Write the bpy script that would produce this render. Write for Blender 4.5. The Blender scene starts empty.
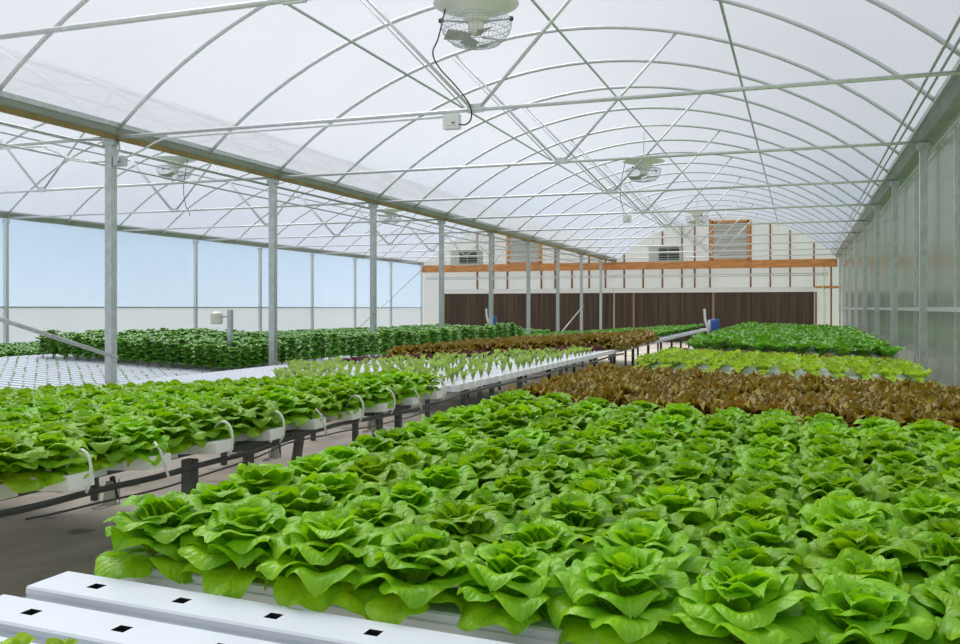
import bpy, math, random
from mathutils import Vector
R = math.radians; PI = math.pi
random.seed(11)
S = bpy.context.scene
C = S.collection
EYE = 1.5

# ------------------------------------------------------------------ mesh builder
class MB:
    def __init__(s): s.v=[]; s.f=[]; s.m=[]; s.uv={}; s.sm=[]
    def face(s, idx, mi=0, smooth=False): s.f.append(idx); s.m.append(mi); s.sm.append(smooth)
    def box(s, x0,x1,y0,y1,z0,z1, mi=0):
        b=len(s.v)
        s.v += [(x0,y0,z0),(x1,y0,z0),(x1,y1,z0),(x0,y1,z0),(x0,y0,z1),(x1,y0,z1),(x1,y1,z1),(x0,y1,z1)]
        for q in ((0,3,2,1),(4,5,6,7),(0,1,5,4),(1,2,6,5),(2,3,7,6),(3,0,4,7)):
            s.face(tuple(b+i for i in q), mi)
        return s
    def tube(s, pts, r, n=8, mi=0, caps=True, ry=None):
        pts=[Vector(p) for p in pts]; b=len(s.v); N=len(pts)
        ref=None
        for i,p in enumerate(pts):
            t=(pts[min(i+1,N-1)]-pts[max(i-1,0)]).normalized()
            if ref is None: ref = Vector((0,0,1)) if abs(t.z)<.9 else Vector((0,1,0))
            a=t.cross(ref).normalized(); c=a.cross(t).normalized(); ref=c
            rr = r[i] if isinstance(r,(list,tuple)) else r
            for k in range(n):
                w=2*PI*(k+.5)/n
                s.v.append(tuple(p+a*math.cos(w)*rr+c*math.sin(w)*rr))
        for i in range(N-1):
            for k in range(n):
                k2=(k+1)%n
                s.face((b+i*n+k,b+i*n+k2,b+(i+1)*n+k2,b+(i+1)*n+k),mi,n>4)
        if caps:
            s.face(tuple(b+k for k in range(n))[::-1],mi); s.face(tuple(b+(N-1)*n+k for k in range(n)),mi)
        return s
    def bar(s, a, b_, w, h, mi=0):
        a=Vector(a); b_=Vector(b_); t=(b_-a).normalized()
        ref=Vector((0,0,1)) if abs(t.z)<.9 else Vector((0,1,0))
        x=t.cross(ref).normalized()*w/2; y=x.normalized().cross(t).normalized()*h/2
        b=len(s.v)
        for p in (a,b_):
            for q in (-x-y,x-y,x+y,-x+y): s.v.append(tuple(p+q))
        for q in ((0,3,2,1),(4,5,6,7),(0,1,5,4),(1,2,6,5),(2,3,7,6),(3,0,4,7)): s.face(tuple(b+i for i in q),mi)
        return s
    def lathe(s, prof, n=32, c=(0,0,0), mi=0, axis='z'):
        b=len(s.v)
        for (r,z) in prof:
            for k in range(n):
                w=2*PI*k/n
                if axis=='z': s.v.append((c[0]+r*math.cos(w),c[1]+r*math.sin(w),c[2]+z))
                else: s.v.append((c[0]+z,c[1]+r*math.cos(w),c[2]+r*math.sin(w)))
        for i in range(len(prof)-1):
            for k in range(n):
                k2=(k+1)%n
                s.face((b+i*n+k,b+i*n+k2,b+(i+1)*n+k2,b+(i+1)*n+k),mi,True)
        return s
    def grid(s, P, nu, nv, mi=0):   # P(i,j) -> (pos, uv)
        b=len(s.v)
        for j in range(nv+1):
            for i in range(nu+1):
                p,uv=P(i/nu,j/nv); s.uv[len(s.v)]=uv; s.v.append(p)
        for j in range(nv):
            for i in range(nu):
                a=b+j*(nu+1)+i
                s.face((a,a+1,a+nu+2,a+nu+1),mi,True)
        return s
    def mesh(s, name, mats):
        me=bpy.data.meshes.new(name); me.from_pydata(s.v,[],s.f)
        if not isinstance(mats,(list,tuple)): mats=[mats]
        for m in mats: me.materials.append(m)
        me.polygons.foreach_set('material_index', s.m)
        me.polygons.foreach_set('use_smooth', s.sm)
        if s.uv:
            l=me.uv_layers.new(name='UVMap')
            vi=[0]*len(me.loops); me.loops.foreach_get('vertex_index',vi)
            fl=[]
            for i in vi: fl.extend(s.uv.get(i,(0,0)))
            l.data.foreach_set('uv',fl)
        me.update(); return me
    def build(s, name, mats, parent=None, **kw):
        o=bpy.data.objects.new(name, s.mesh(name,mats)); C.objects.link(o)
        if parent: o.parent=parent
        if kw: tag(o,**kw)
        return o

def tag(o, label=None, cat=None, group=None, kind=None):
    if label: o['label']=label
    if cat: o['category']=cat
    if group: o['group']=group
    if kind: o['kind']=kind
    return o
def empty(name, loc, **kw):
    o=bpy.data.objects.new(name,None); C.objects.link(o); o.location=loc; o.empty_display_size=.1
    tag(o,**kw); return o
def inst(name, me, loc, rz=0, sc=1, ry=0, rx=0, parent=None, **kw):
    o=bpy.data.objects.new(name, me); C.objects.link(o); o.location=loc; o.rotation_euler=(rx,ry,rz); o.scale=(sc,)*3
    if parent: o.parent=parent
    tag(o,**kw); return o
def copy_tree(o, parent=None):
    c=o.copy(); C.objects.link(c)
    c.parent=parent
    for ch in list(o.children): copy_tree(ch,c)
    return c
ORD=['first','second','third','fourth','fifth','sixth','seventh','eighth','ninth','tenth','eleventh','twelfth','thirteenth','fourteenth','fifteenth','sixteenth','seventeenth','eighteenth','nineteenth','twentieth']
TENS={20:'twenty',30:'thirty',40:'forty',50:'fifty',60:'sixty',70:'seventy',80:'eighty',90:'ninety'}
def ordn(i):   # 0 -> first
    n=i+1
    if n<=20: return ORD[i]
    t,u=n//10*10,n%10
    if u==0: return TENS[t][:-1]+'ieth'
    return TENS[t]+'-'+ORD[u-1]

# ------------------------------------------------------------------ materials
def mat(name):
    m=bpy.data.materials.new(name); m.use_nodes=True
    nt=m.node_tree; nt.nodes.clear(); o=nt.nodes.new('ShaderNodeOutputMaterial'); return m,nt,o
def N(nt,t,**kw):
    n=nt.nodes.new(t)
    for k,v in kw.items():
        if k in n.inputs: n.inputs[k].default_value=v
        else: setattr(n,k,v)
    return n
def rgb(c): return (c[0],c[1],c[2],1)
def simple(name, col, rough=.5, metal=0, noise=0, nscale=8, bump=0, bscale=60, spec=.5, stretch=(1,1,1), coord='Object'):
    m,nt,o=mat(name); p=N(nt,'ShaderNodeBsdfPrincipled'); L=nt.links
    p.inputs['Roughness'].default_value=rough; p.inputs['Metallic'].default_value=metal
    p.inputs['Specular IOR Level'].default_value=spec; p.inputs['Base Color'].default_value=rgb(col)
    tc=N(nt,'ShaderNodeTexCoord'); mp=N(nt,'ShaderNodeMapping'); mp.inputs['Scale'].default_value=stretch
    L.new(tc.outputs[coord],mp.inputs[0])
    if noise:
        n=N(nt,'ShaderNodeTexNoise'); n.inputs['Scale'].default_value=nscale; n.inputs['Detail'].default_value=6
        L.new(mp.outputs[0],n.inputs['Vector'])
        r=N(nt,'ShaderNodeValToRGB'); r.color_ramp.elements[0].position=.3; r.color_ramp.elements[1].position=.7
        r.color_ramp.elements[0].color=rgb([c*(1-noise) for c in col]); r.color_ramp.elements[1].color=rgb([min(1,c*(1+noise)) for c in col])
        L.new(n.outputs['Fac'],r.inputs[0]); L.new(r.outputs[0],p.inputs['Base Color'])
    if bump:
        n2=N(nt,'ShaderNodeTexNoise'); n2.inputs['Scale'].default_value=bscale; L.new(mp.outputs[0],n2.inputs['Vector'])
        b=N(nt,'ShaderNodeBump'); b.inputs['Strength'].default_value=bump; b.inputs['Distance'].default_value=.01
        L.new(n2.outputs['Fac'],b.inputs['Height']); L.new(b.outputs[0],p.inputs['Normal'])
    L.new(p.outputs[0],o.inputs[0]); return m

def leaf_mat(name, main, pale, deep, rough=.42, trans=.35, hue=.006, tcol=None, blotch=None):
    m,nt,o=mat(name); L=nt.links
    uv=N(nt,'ShaderNodeUVMap'); sep=N(nt,'ShaderNodeSeparateXYZ'); L.new(uv.outputs[0],sep.inputs[0])
    tc=N(nt,'ShaderNodeTexCoord'); nz=N(nt,'ShaderNodeTexNoise'); nz.inputs['Scale'].default_value=18; nz.inputs['Detail'].default_value=4
    L.new(tc.outputs['Object'],nz.inputs['Vector'])
    # along the leaf: pale rib base to full colour
    r=N(nt,'ShaderNodeValToRGB'); e=r.color_ramp.elements
    e[0].position=0; e[0].color=rgb(pale); e[1].position=.42; e[1].color=rgb(main)
    L.new(sep.outputs['Y'],r.inputs[0])
    mx=N(nt,'ShaderNodeMix',data_type='RGBA'); L.new(nz.outputs['Fac'],mx.inputs[0])
    mr=N(nt,'ShaderNodeMapRange'); mr.inputs[1].default_value=.38; mr.inputs[2].default_value=.68; mr.inputs[3].default_value=0; mr.inputs[4].default_value=1
    L.new(nz.outputs['Fac'],mr.inputs[0]); L.new(mr.outputs[0],mx.inputs[0])
    L.new(r.outputs[0],mx.inputs[6]); mx.inputs[7].default_value=rgb(deep)
    # heart leaves: uv.x above 2 means pale heart
    col=mx.outputs[2]
    # midrib
    ab=N(nt,'ShaderNodeMath',operation='ABSOLUTE'); L.new(sep.outputs['X'],ab.inputs[0])
    rib=N(nt,'ShaderNodeMapRange'); rib.inputs[1].default_value=.02; rib.inputs[2].default_value=.06; rib.inputs[3].default_value=.22; rib.inputs[4].default_value=0
    L.new(ab.outputs[0],rib.inputs[0])
    m2=N(nt,'ShaderNodeMix',data_type='RGBA'); L.new(rib.outputs[0],m2.inputs[0]); L.new(col,m2.inputs[6]); m2.inputs[7].default_value=rgb(pale)
    col=m2.outputs[2]
    oi=N(nt,'ShaderNodeObjectInfo')
    hs=N(nt,'ShaderNodeHueSaturation')
    h1=N(nt,'ShaderNodeMapRange'); h1.inputs[3].default_value=.5-hue; h1.inputs[4].default_value=.5+hue; L.new(oi.outputs['Random'],h1.inputs[0])
    v1=N(nt,'ShaderNodeMath',operation='MULTIPLY'); v1.inputs[1].default_value=7.31; L.new(oi.outputs['Random'],v1.inputs[0])
    v2=N(nt,'ShaderNodeMath',operation='FRACT'); L.new(v1.outputs[0],v2.inputs[0])
    v3=N(nt,'ShaderNodeMapRange'); v3.inputs[3].default_value=.85; v3.inputs[4].default_value=1.18; L.new(v2.outputs[0],v3.inputs[0])
    L.new(h1.outputs[0],hs.inputs['Hue']); L.new(v3.outputs[0],hs.inputs['Value']); L.new(col,hs.inputs['Color'])
    col=hs.outputs[0]
    p=N(nt,'ShaderNodeBsdfPrincipled'); p.inputs['Roughness'].default_value=rough; p.inputs['Specular IOR Level'].default_value=.42
    L.new(col,p.inputs['Base Color'])
    # veins bump
    w=N(nt,'ShaderNodeMath',operation='MULTIPLY_ADD'); w.inputs[1].default_value=-.55; L.new(ab.outputs[0],w.inputs[0]); L.new(sep.outputs['Y'],w.inputs[2])
    w2=N(nt,'ShaderNodeMath',operation='MULTIPLY'); w2.inputs[1].default_value=42; L.new(w.outputs[0],w2.inputs[0])
    w3=N(nt,'ShaderNodeMath',operation='SINE'); L.new(w2.outputs[0],w3.inputs[0])
    w4=N(nt,'ShaderNodeMath',operation='MULTIPLY_ADD'); w4.inputs[1].default_value=.12; L.new(w3.outputs[0],w4.inputs[0])
    n3=N(nt,'ShaderNodeTexNoise'); n3.inputs['Scale'].default_value=70; L.new(tc.outputs['Object'],n3.inputs['Vector']); L.new(n3.outputs['Fac'],w4.inputs[2])
    b=N(nt,'ShaderNodeBump'); b.inputs['Strength'].default_value=.6; b.inputs['Distance'].default_value=.005
    L.new(w4.outputs[0],b.inputs['Height']); L.new(b.outputs[0],p.inputs['Normal'])
    t=N(nt,'ShaderNodeBsdfTranslucent'); 
    g=N(nt,'ShaderNodeMix',data_type='RGBA',blend_type='MULTIPLY'); g.inputs[0].default_value=1
    L.new(col,g.inputs[6]); g.inputs[7].default_value=rgb(tcol or (1.5,1.35,.5)); L.new(g.outputs[2],t.inputs[0])
    ms=N(nt,'ShaderNodeMixShader'); ms.inputs[0].default_value=trans; L.new(p.outputs[0],ms.inputs[1]); L.new(t.outputs[0],ms.inputs[2])
    L.new(ms.outputs[0],o.inputs[0]); return m

def film(name, col, transp, transl=.6, gloss=.0, rough=.2, tint=(1,1,1), noise=.12, nscale=.7, bump=0, bdir=None):
    """hazy plastic: lets part of the light straight through and scatters the rest"""
    m,nt,o=mat(name); L=nt.links
    tr=N(nt,'ShaderNodeBsdfTransparent'); tr.inputs[0].default_value=rgb(tint)
    tl=N(nt,'ShaderNodeBsdfTranslucent'); tl.inputs[0].default_value=rgb(col)
    df=N(nt,'ShaderNodeBsdfDiffuse'); df.inputs[0].default_value=rgb(col)
    a=N(nt,'ShaderNodeMixShader'); a.inputs[0].default_value=transl; L.new(df.outputs[0],a.inputs[1]); L.new(tl.outputs[0],a.inputs[2])
    tc=N(nt,'ShaderNodeTexCoord'); nz=N(nt,'ShaderNodeTexNoise'); nz.inputs['Scale'].default_value=nscale; nz.inputs['Detail'].default_value=8; nz.inputs['Roughness'].default_value=.65
    L.new(tc.outputs['Object'],nz.inputs['Vector'])
    mr=N(nt,'ShaderNodeMapRange'); mr.inputs[1].default_value=.3; mr.inputs[2].default_value=.7; mr.inputs[3].default_value=transp-noise; mr.inputs[4].default_value=transp+noise
    L.new(nz.outputs['Fac'],mr.inputs[0])
    b=N(nt,'ShaderNodeMixShader'); L.new(mr.outputs[0],b.inputs[0]); L.new(a.outputs[0],b.inputs[1]); L.new(tr.outputs[0],b.inputs[2])
    out=b
    if gloss:
        g=N(nt,'ShaderNodeBsdfGlossy'); g.inputs['Roughness'].default_value=rough
        fr=N(nt,'ShaderNodeFresnel'); fr.inputs[0].default_value=1.0+gloss
        c=N(nt,'ShaderNodeMixShader'); L.new(fr.outputs[0],c.inputs[0]); L.new(b.outputs[0],c.inputs[1]); L.new(g.outputs[0],c.inputs[2]); out=c
        if bump:
            wv=N(nt,'ShaderNodeTexWave',wave_type='BANDS',bands_direction=bdir or 'Y'); wv.inputs['Scale'].default_value=3.2; wv.inputs['Distortion'].default_value=.6
            L.new(tc.outputs['Object'],wv.inputs[0])
            bp=N(nt,'ShaderNodeBump'); bp.inputs['Strength'].default_value=bump; bp.inputs['Distance'].default_value=.02; L.new(wv.outputs['Fac'],bp.inputs['Height']); L.new(bp.outputs[0],g.inputs['Normal'])
    L.new(out.outputs[0],o.inputs[0]); return m

M={}
M['galv']=simple('galvanised_steel',(.50,.54,.53),.42,.55,noise=.14,nscale=14)
M['galv_l']=simple('galvanised_tube',(.62,.65,.65),.36,.5,noise=.08,nscale=20)
M['gutter']=simple('gutter_sheet',(.33,.36,.33),.5,.35,noise=.2,nscale=5,stretch=(1,.3,1))
M['yellow']=simple('yellow_strip',(.21,.15,.03),.55,noise=.2,nscale=4)
M['white_pvc']=simple('white_channel_plastic',(.66,.71,.79),.35,noise=.03,nscale=4,spec=.45)
M['white_pvc2']=simple('white_cap_plastic',(.84,.86,.87),.4)
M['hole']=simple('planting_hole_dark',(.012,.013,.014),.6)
M['tube_w']=simple('milky_tube',(.72,.74,.70),.3)
M['black']=simple('black_plastic',(.018,.018,.02),.38)
M['leg']=simple('dark_steel_leg',(.075,.085,.085),.5,.3,noise=.2)
M['wood']=simple('treated_timber',(.55,.24,.075),.65,noise=.28,nscale=2.2,stretch=(1,1,6))
M['wood_d']=simple('brown_stud_timber',(.27,.125,.06),.7,noise=.22,nscale=3)
M['wood_b']=simple('pale_brown_timber',(.26,.18,.12),.7,noise=.2,nscale=3)
M['white_metal']=simple('white_painted_metal',(.80,.80,.77),.5)
M['heater']=simple('heater_casing',(.47,.50,.44),.5,.1,noise=.06)
M['louver']=simple('louvre_metal',(.45,.45,.40),.5,.2)
M['fan']=simple('fan_enamel',(.86,.88,.82),.4)
M['wire']=simple('grille_wire',(.45,.5,.5),.35,.6)
M['blue']=simple('blue_plastic',(.03,.11,.45),.4)
M['box']=simple('white_switch_box',(.82,.84,.84),.4)
M['shield']=simple('cream_shield_plastic',(.80,.78,.70),.45)
M['clear']=simple('cloudy_bracket_plastic',(.36,.37,.34),.4)
# cooling pad: brown corrugated cellulose with upright flutes
def pad_mat():
    m,nt,o=mat('cooling_pad_cellulose'); L=nt.links; p=N(nt,'ShaderNodeBsdfPrincipled'); p.inputs['Roughness'].default_value=.8
    tc=N(nt,'ShaderNodeTexCoord'); mp=N(nt,'ShaderNodeMapping'); mp.inputs['Scale'].default_value=(9,1,.25); L.new(tc.outputs['Object'],mp.inputs[0])
    n=N(nt,'ShaderNodeTexNoise'); n.inputs['Scale'].default_value=1.2; n.inputs['Detail'].default_value=5; L.new(mp.outputs[0],n.inputs['Vector'])
    r=N(nt,'ShaderNodeValToRGB'); e=r.color_ramp.elements; e[0].position=.3; e[0].color=(.060,.043,.028,1); e[1].position=.72; e[1].color=(.155,.108,.068,1)
    L.new(n.outputs['Fac'],r.inputs[0]); L.new(r.outputs[0],p.inputs['Base Color'])
    L.new(p.outputs[0],o.inputs[0]); return m
M['pad']=pad_mat()
def floor_mat():
    m,nt,o=mat('stained_concrete'); L=nt.links; p=N(nt,'ShaderNodeBsdfPrincipled'); p.inputs['Roughness'].default_value=.62
    tc=N(nt,'ShaderNodeTexCoord'); n=N(nt,'ShaderNodeTexNoise'); n.inputs['Scale'].default_value=1.1; n.inputs['Detail'].default_value=9; n.inputs['Roughness'].default_value=.62; n.inputs['Distortion'].default_value=.5
    L.new(tc.outputs['Object'],n.inputs['Vector'])
    r=N(nt,'ShaderNodeValToRGB'); e=r.color_ramp.elements; e[0].position=.34; e[0].color=(.46,.40,.32,1); e[1].position=.6; e[1].color=(.80,.72,.62,1)
    L.new(n.outputs['Fac'],r.inputs[0])
    n2=N(nt,'ShaderNodeTexNoise'); n2.inputs['Scale'].default_value=2.3; n2.inputs['Detail'].default_value=5; L.new(tc.outputs['Object'],n2.inputs['Vector'])
    r2=N(nt,'ShaderNodeValToRGB'); e=r2.color_ramp.elements; e[0].position=.62; e[0].color=(0,0,0,1); e[1].position=.67; e[1].color=(1,1,1,1)
    L.new(n2.outputs['Fac'],r2.inputs[0])
    mx=N(nt,'ShaderNodeMix',data_type='RGBA'); mm=N(nt,'ShaderNodeMath',operation='MULTIPLY'); mm.inputs[1].default_value=.6; L.new(r2.outputs[0],mm.inputs[0]); L.new(mm.outputs[0],mx.inputs[0])
    L.new(r.outputs[0],mx.inputs[6]); mx.inputs[7].default_value=(.075,.075,.04,1); L.new(mx.outputs[2],p.inputs['Base Color'])
    b=N(nt,'ShaderNodeBump'); b.inputs['Strength'].default_value=.3; b.inputs['Distance'].default_value=.02; L.new(n.outputs['Fac'],b.inputs['Height']); L.new(b.outputs[0],p.inputs['Normal'])
    L.new(p.outputs[0],o.inputs[0]); return m
M['floor']=floor_mat()
M['grass']=simple('outside_grass',(.26,.42,.10),.9,noise=.35,nscale=.15)
M['pale_ground']=simple('added_pale_ground',(.50,.50,.48),.9,noise=.15,nscale=.3)  # unseen pale ground, added so its bounce keeps film walls from turning green
M['roof']=film('roof_film',(.43,.45,.49),.38,transl=.70,noise=.05,nscale=1.2)
M['sidefilm']=film('side_curtain_film',(.60,.70,.80),.62,transl=.7,noise=.03,tint=(.93,.97,1))
M['sidelow']=film('side_curtain_lower',(.58,.62,.64),.22,transl=.75,noise=.02)
M['polywall']=film('twin_wall_panel',(.92,.95,.93),.62,transl=.8,gloss=.24,rough=.13,noise=.04,tint=(1,1,1),bump=.25)
M['endpanel']=film('end_wall_panel',(.68,.69,.67),.22,transl=.55,noise=.03,nscale=.5)
M['green']=leaf_mat('butterhead_leaf',(.29,.56,.018),(.58,.72,.14),(.17,.43,.010),rough=.36,trans=.36,tcol=(1.5,1.3,.35))
M['brown']=leaf_mat('brown_oak_leaf',(.22,.12,.014),(.30,.38,.05),(.33,.29,.03),rough=.45,trans=.25,tcol=(1.3,1.1,.6))
M['red']=leaf_mat('red_seedling_leaf',(.11,.022,.03),(.25,.12,.08),(.17,.04,.045),rough=.45,trans=.25,tcol=(1.4,.8,.7))
M['light']=leaf_mat('young_lettuce_leaf',(.34,.52,.045),(.55,.66,.22),(.27,.45,.035),rough=.42,trans=.38)
M['romaine']=leaf_mat('romaine_leaf',(.36,.50,.16),(.72,.80,.52),(.22,.40,.08),rough=.42,trans=.35)
M['dark']=leaf_mat('dark_green_leaf',(.14,.38,.035),(.30,.46,.10),(.09,.28,.022),rough=.36,trans=.28)
M['basil']=leaf_mat('basil_leaf',(.13,.36,.035),(.25,.44,.08),(.075,.26,.022),rough=.3,trans=.22)
M['stem']=simple('plant_stem',(.18,.27,.08),.6)

# ------------------------------------------------------------------ plants
def leaf(mb, az, r0, L, W, th0, th1, p=1., cup=.3, wav=.0, fv=2.2, tipw=.0, nu=8, nv=8, z0=0., roll=.0, rnd=random, petiole=.2, mi=0, shape=3, off=(0,0), round_=.5):
    ca,sa=math.cos(az),math.sin(az); ph=rnd.uniform(0,6.28); ph2=rnd.uniform(0,6.28); ph3=rnd.uniform(0,6.28)
    tw=rnd.uniform(-.25,.25); kf=2.2*fv
    cl=[]; r,z=r0,z0
    vs=[1-(1-j/nv)**1.5 for j in range(nv+1)]
    for j in range(nv+1):
        v=vs[j]; phi=th0+(th1-th0)*v**p
        cl.append((r,z,phi))
        if j<nv:
            dl=(vs[j+1]-v)*L; r+=dl*math.sin(phi); z+=dl*math.cos(phi)
    def P(a,b):
        u=2*a-1; j=min(nv,int(round(b*nv))); v=vs[j]; r,z,phi=cl[j]
        s=min(1,v/.5); s=s*s*(3-2*s)
        w=W*(petiole+(1-petiole)*s)
        if v>round_: w*=max(.012,1-((v-round_)/(1-round_))**2.5)**.5
        lat=u*w
        uu=lat/W; vv=(v-.45)/.55 if v>.45 else (v-.45)/.45
        rho=math.hypot(uu,max(0,vv)); th=math.atan2(uu,vv)
        nn=cup*w*u*u + wav*W*min(1,rho)**3*(math.sin(kf*th+ph)+.45*math.sin(1.7*kf*th+ph2)) + tipw*W*rho**3*math.sin(2*th+ph3)*.5
        nn-= roll*W*max(0,(min(1.05,rho)-.6)/.4)**2
        nn+= W*.05*math.sin(5*u+ph3)*math.sin(6*v+ph)
        lat+=tw*w*.2*v
        rr=r-nn*math.cos(phi); zz=z+nn*math.sin(phi)
        return ((off[0]+rr*ca-lat*sa, off[1]+rr*sa+lat*ca, zz),(u,v))
    mb.grid(P,nu,nv,mi)

def butterhead(seed, q=1.0, mt='green'):
    rn=random.Random(seed); mb=MB(); a0=rn.uniform(0,6.28)
    nu=max(4,int(13*q)); nv=max(5,int(14*q))
    rings=[(5,.012,.132,.060,68,128,1.,.05,.16,.12),
           (6,.012,.134,.064,48,100,1.1,.25,.17,.26),
           (7,.010,.132,.061,30,84,1.2,.38,.18,.34),
           (7,.008,.124,.054,16,68,1.4,.45,.17,.34),
           (6,.006,.112,.046,5,52,1.5,.5,.17,.28),
           (5,.005,.098,.038,0,36,1.5,.6,.20,.15),
           (4,.003,.076,.028,-8,12,1.2,.8,.15,.0)]
    for k,(n,r0,L,W,t0,t1,p,cup,wav,roll) in enumerate(rings):
        if q<.5 and k in (4,): continue
        for i in range(n):
            az=a0+k*1.1+2*PI*i/n+rn.uniform(-.22,.22)
            leaf(mb,az,r0,L*rn.uniform(.88,1.12),W*rn.uniform(.88,1.14),R(t0+rn.uniform(-8,8)),R(t1+rn.uniform(-16,16)),p,cup,wav,rn.uniform(1.1,2.1),rn.uniform(.08,.28),nu,nv,.01+.006*k,roll,rn,petiole=.3,round_=.42)
    return mb
def frilly(seed,q=1.0):
    rn=random.Random(seed); mb=MB(); a0=rn.uniform(0,6.28)
    nu=max(4,int(9*q)); nv=max(6,int(15*q))
    rings=[(7,.012,.135,.044,58,118,.40),(8,.010,.135,.042,40,98,.42),(8,.008,.130,.040,24,78,.42),(7,.006,.12,.036,12,58,.4),(6,.005,.108,.032,2,40,.4),(5,.003,.09,.026,-4,20,.35)]
    for k,(n,r0,L,W,t0,t1,wav) in enumerate(rings):
        for i in range(n):
            az=a0+k*1.3+2*PI*i/n+rn.uniform(-.2,.2)
            leaf(mb,az,r0,L*rn.uniform(.85,1.15),W*rn.uniform(.9,1.1),R(t0+rn.uniform(-8,8)),R(t1+rn.uniform(-15,15)),1.,.15,wav,rn.uniform(2.2,3.2),.3,nu,nv,.01,.3,rn,petiole=.35)
    return mb
def rosette(seed,n,L,W,t0,t1,q=.6,wav=.12,cup=.35,inner=True,pet=.25):
    rn=random.Random(seed); mb=MB(); a0=rn.uniform(0,6.28); nu=max(3,int(5*q+1)); nv=max(3,int(8*q))
    for i in range(n):
        az=a0+2*PI*i/n+rn.uniform(-.25,.25)
        leaf(mb,az,.004,L*rn.uniform(.85,1.15),W*rn.uniform(.85,1.15),R(t0+rn.uniform(-8,8)),R(t1+rn.uniform(-14,14)),1.,cup,wav,2,.2,nu,nv,0,0,rn,petiole=pet)
    if inner:
        for i in range(max(3,n//2)):
            az=a0+.5+2*PI*i/max(3,n//2)
            leaf(mb,az,.002,L*.75,W*.7,R(t0*.3),R(t1*.45),1.,cup,wav,2,.2,nu,nv,.004,0,rn,petiole=pet)
    return mb
def basil(seed,H=.37,q=.6):
    rn=random.Random(seed); mb=MB()
    for s in range(4):
        ax,ay=rn.uniform(-.02,.02),rn.uniform(-.02,.02); aa=s*1.57+rn.uniform(-.4,.4); lean=rn.uniform(.02,.07)
        h=H*rn.uniform(.82,1.05)
        bx,by=lean*math.cos(aa),lean*math.sin(aa)
        mb.tube([(ax,ay,0),(ax+bx*.5,ay+by*.5,h*.5),(ax+bx,ay+by,h*.97)],.004,4,1,False)
        nlev=6
        for k in range(nlev):
            f=.22+.78*k/(nlev-1); z=h*f
            ox,oy=ax+bx*f,ay+by*f
            for m_ in range(2 if k<nlev-1 else 4):
                az=aa+k*1.57+m_*(PI if k<nlev-1 else PI/2)+rn.uniform(-.3,.3)
                Lf=.118*rn.uniform(.8,1.15)*(1-.3*(k==nlev-1))
                leaf(mb,az,.006,Lf,.046*rn.uniform(.9,1.2),R(42+rn.uniform(-10,10)),R(150 if k<nlev-1 else 110),.9,-.55,.04,1,.0,3,4,z,0,rn,petiole=.3,off=(ox,oy),shape=2)
    return mb
def tiny(seed):
    rn=random.Random(seed); mb=MB()
    for i in range(4):
        leaf(mb,i*1.57+rn.uniform(-.3,.3),.002,.03*rn.uniform(.5,1.2),.010,R(35),R(85),1.,.2,.05,1,0,2,3,0,0,rn)
    return mb

def variants(fn,n,m,name,**kw):
    out=[]
    for i in range(n):
        mb=fn(100+i*7,**kw); out.append(mb)
    return out,[mb.mesh(name,m) for mb in out]
GB,GBm=variants(butterhead,8,M['green'],'butterhead')
GBl,_=variants(butterhead,4,M['green'],'butterhead_small_detail',q=.45)
FR,FRm=variants(frilly,6,M['brown'],'brown_lettuce')
FRl,FRlm=variants(frilly,4,M['brown'],'brown_lettuce_far',q=.5)
LT,LTm=variants(lambda s:rosette(s,9,.105,.036,30,75,q=.8,wav=.3),5,M['light'],'young_lettuce')
LTs,LTsm=variants(lambda s:rosette(s,6,.085,.026,22,60,q=.7,wav=.15),4,M['light'],'seedling_lettuce')
RM,RMm=variants(lambda s:rosette(s,5,.150,.024,10,46,q=.8,wav=.12,cup=.8),5,M['romaine'],'romaine')
RD,RDm=variants(lambda s:rosette(s,7,.085,.028,20,65,q=.6,wav=.25),4,M['red'],'red_seedling')
DK,DKm=variants(lambda s:rosette(s,11,.22,.058,15,95,q=.8,wav=.22,cup=.2),5,M['dark'],'dark_lettuce')
BS,BSm=variants(lambda s:basil(s),5,[M['basil'],M['stem']],'basil')
TY,TYm=variants(tiny,4,M['dark'],'tiny')

def zR(x): return EYE-.545-.033*(x+1.3)
def zL(x): return EYE-.56-.062*(-2.4-x)
def zB(x): return EYE-1.0+.045*(-8.15-x)
def zC(x): return EYE-1.0

def merge(name, srcs, spots, mats, **kw):
    """many far plants of one kind gathered into one uncounted mass"""
    V=[];F=[];MI=[];UV=[];SM=[]
    for (x,y,z,rz,sc) in spots:
        mb=random.choice(srcs); b=len(V); c,s_=math.cos(rz)*sc,math.sin(rz)*sc
        V.extend((x+c*p[0]-s_*p[1], y+s_*p[0]+c*p[1], z+p[2]*sc) for p in mb.v)
        UV.append((b,mb.uv))
        F.extend(tuple(i+b for i in f) for f in mb.f); MI.extend(mb.m); SM.extend(mb.sm)
    big=MB(); big.v=V; big.f=F; big.m=MI; big.sm=SM
    for b,u in UV:
        for k,v in u.items(): big.uv[b+k]=v
    return big.build(name,mats,kind='stuff',**kw)

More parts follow.
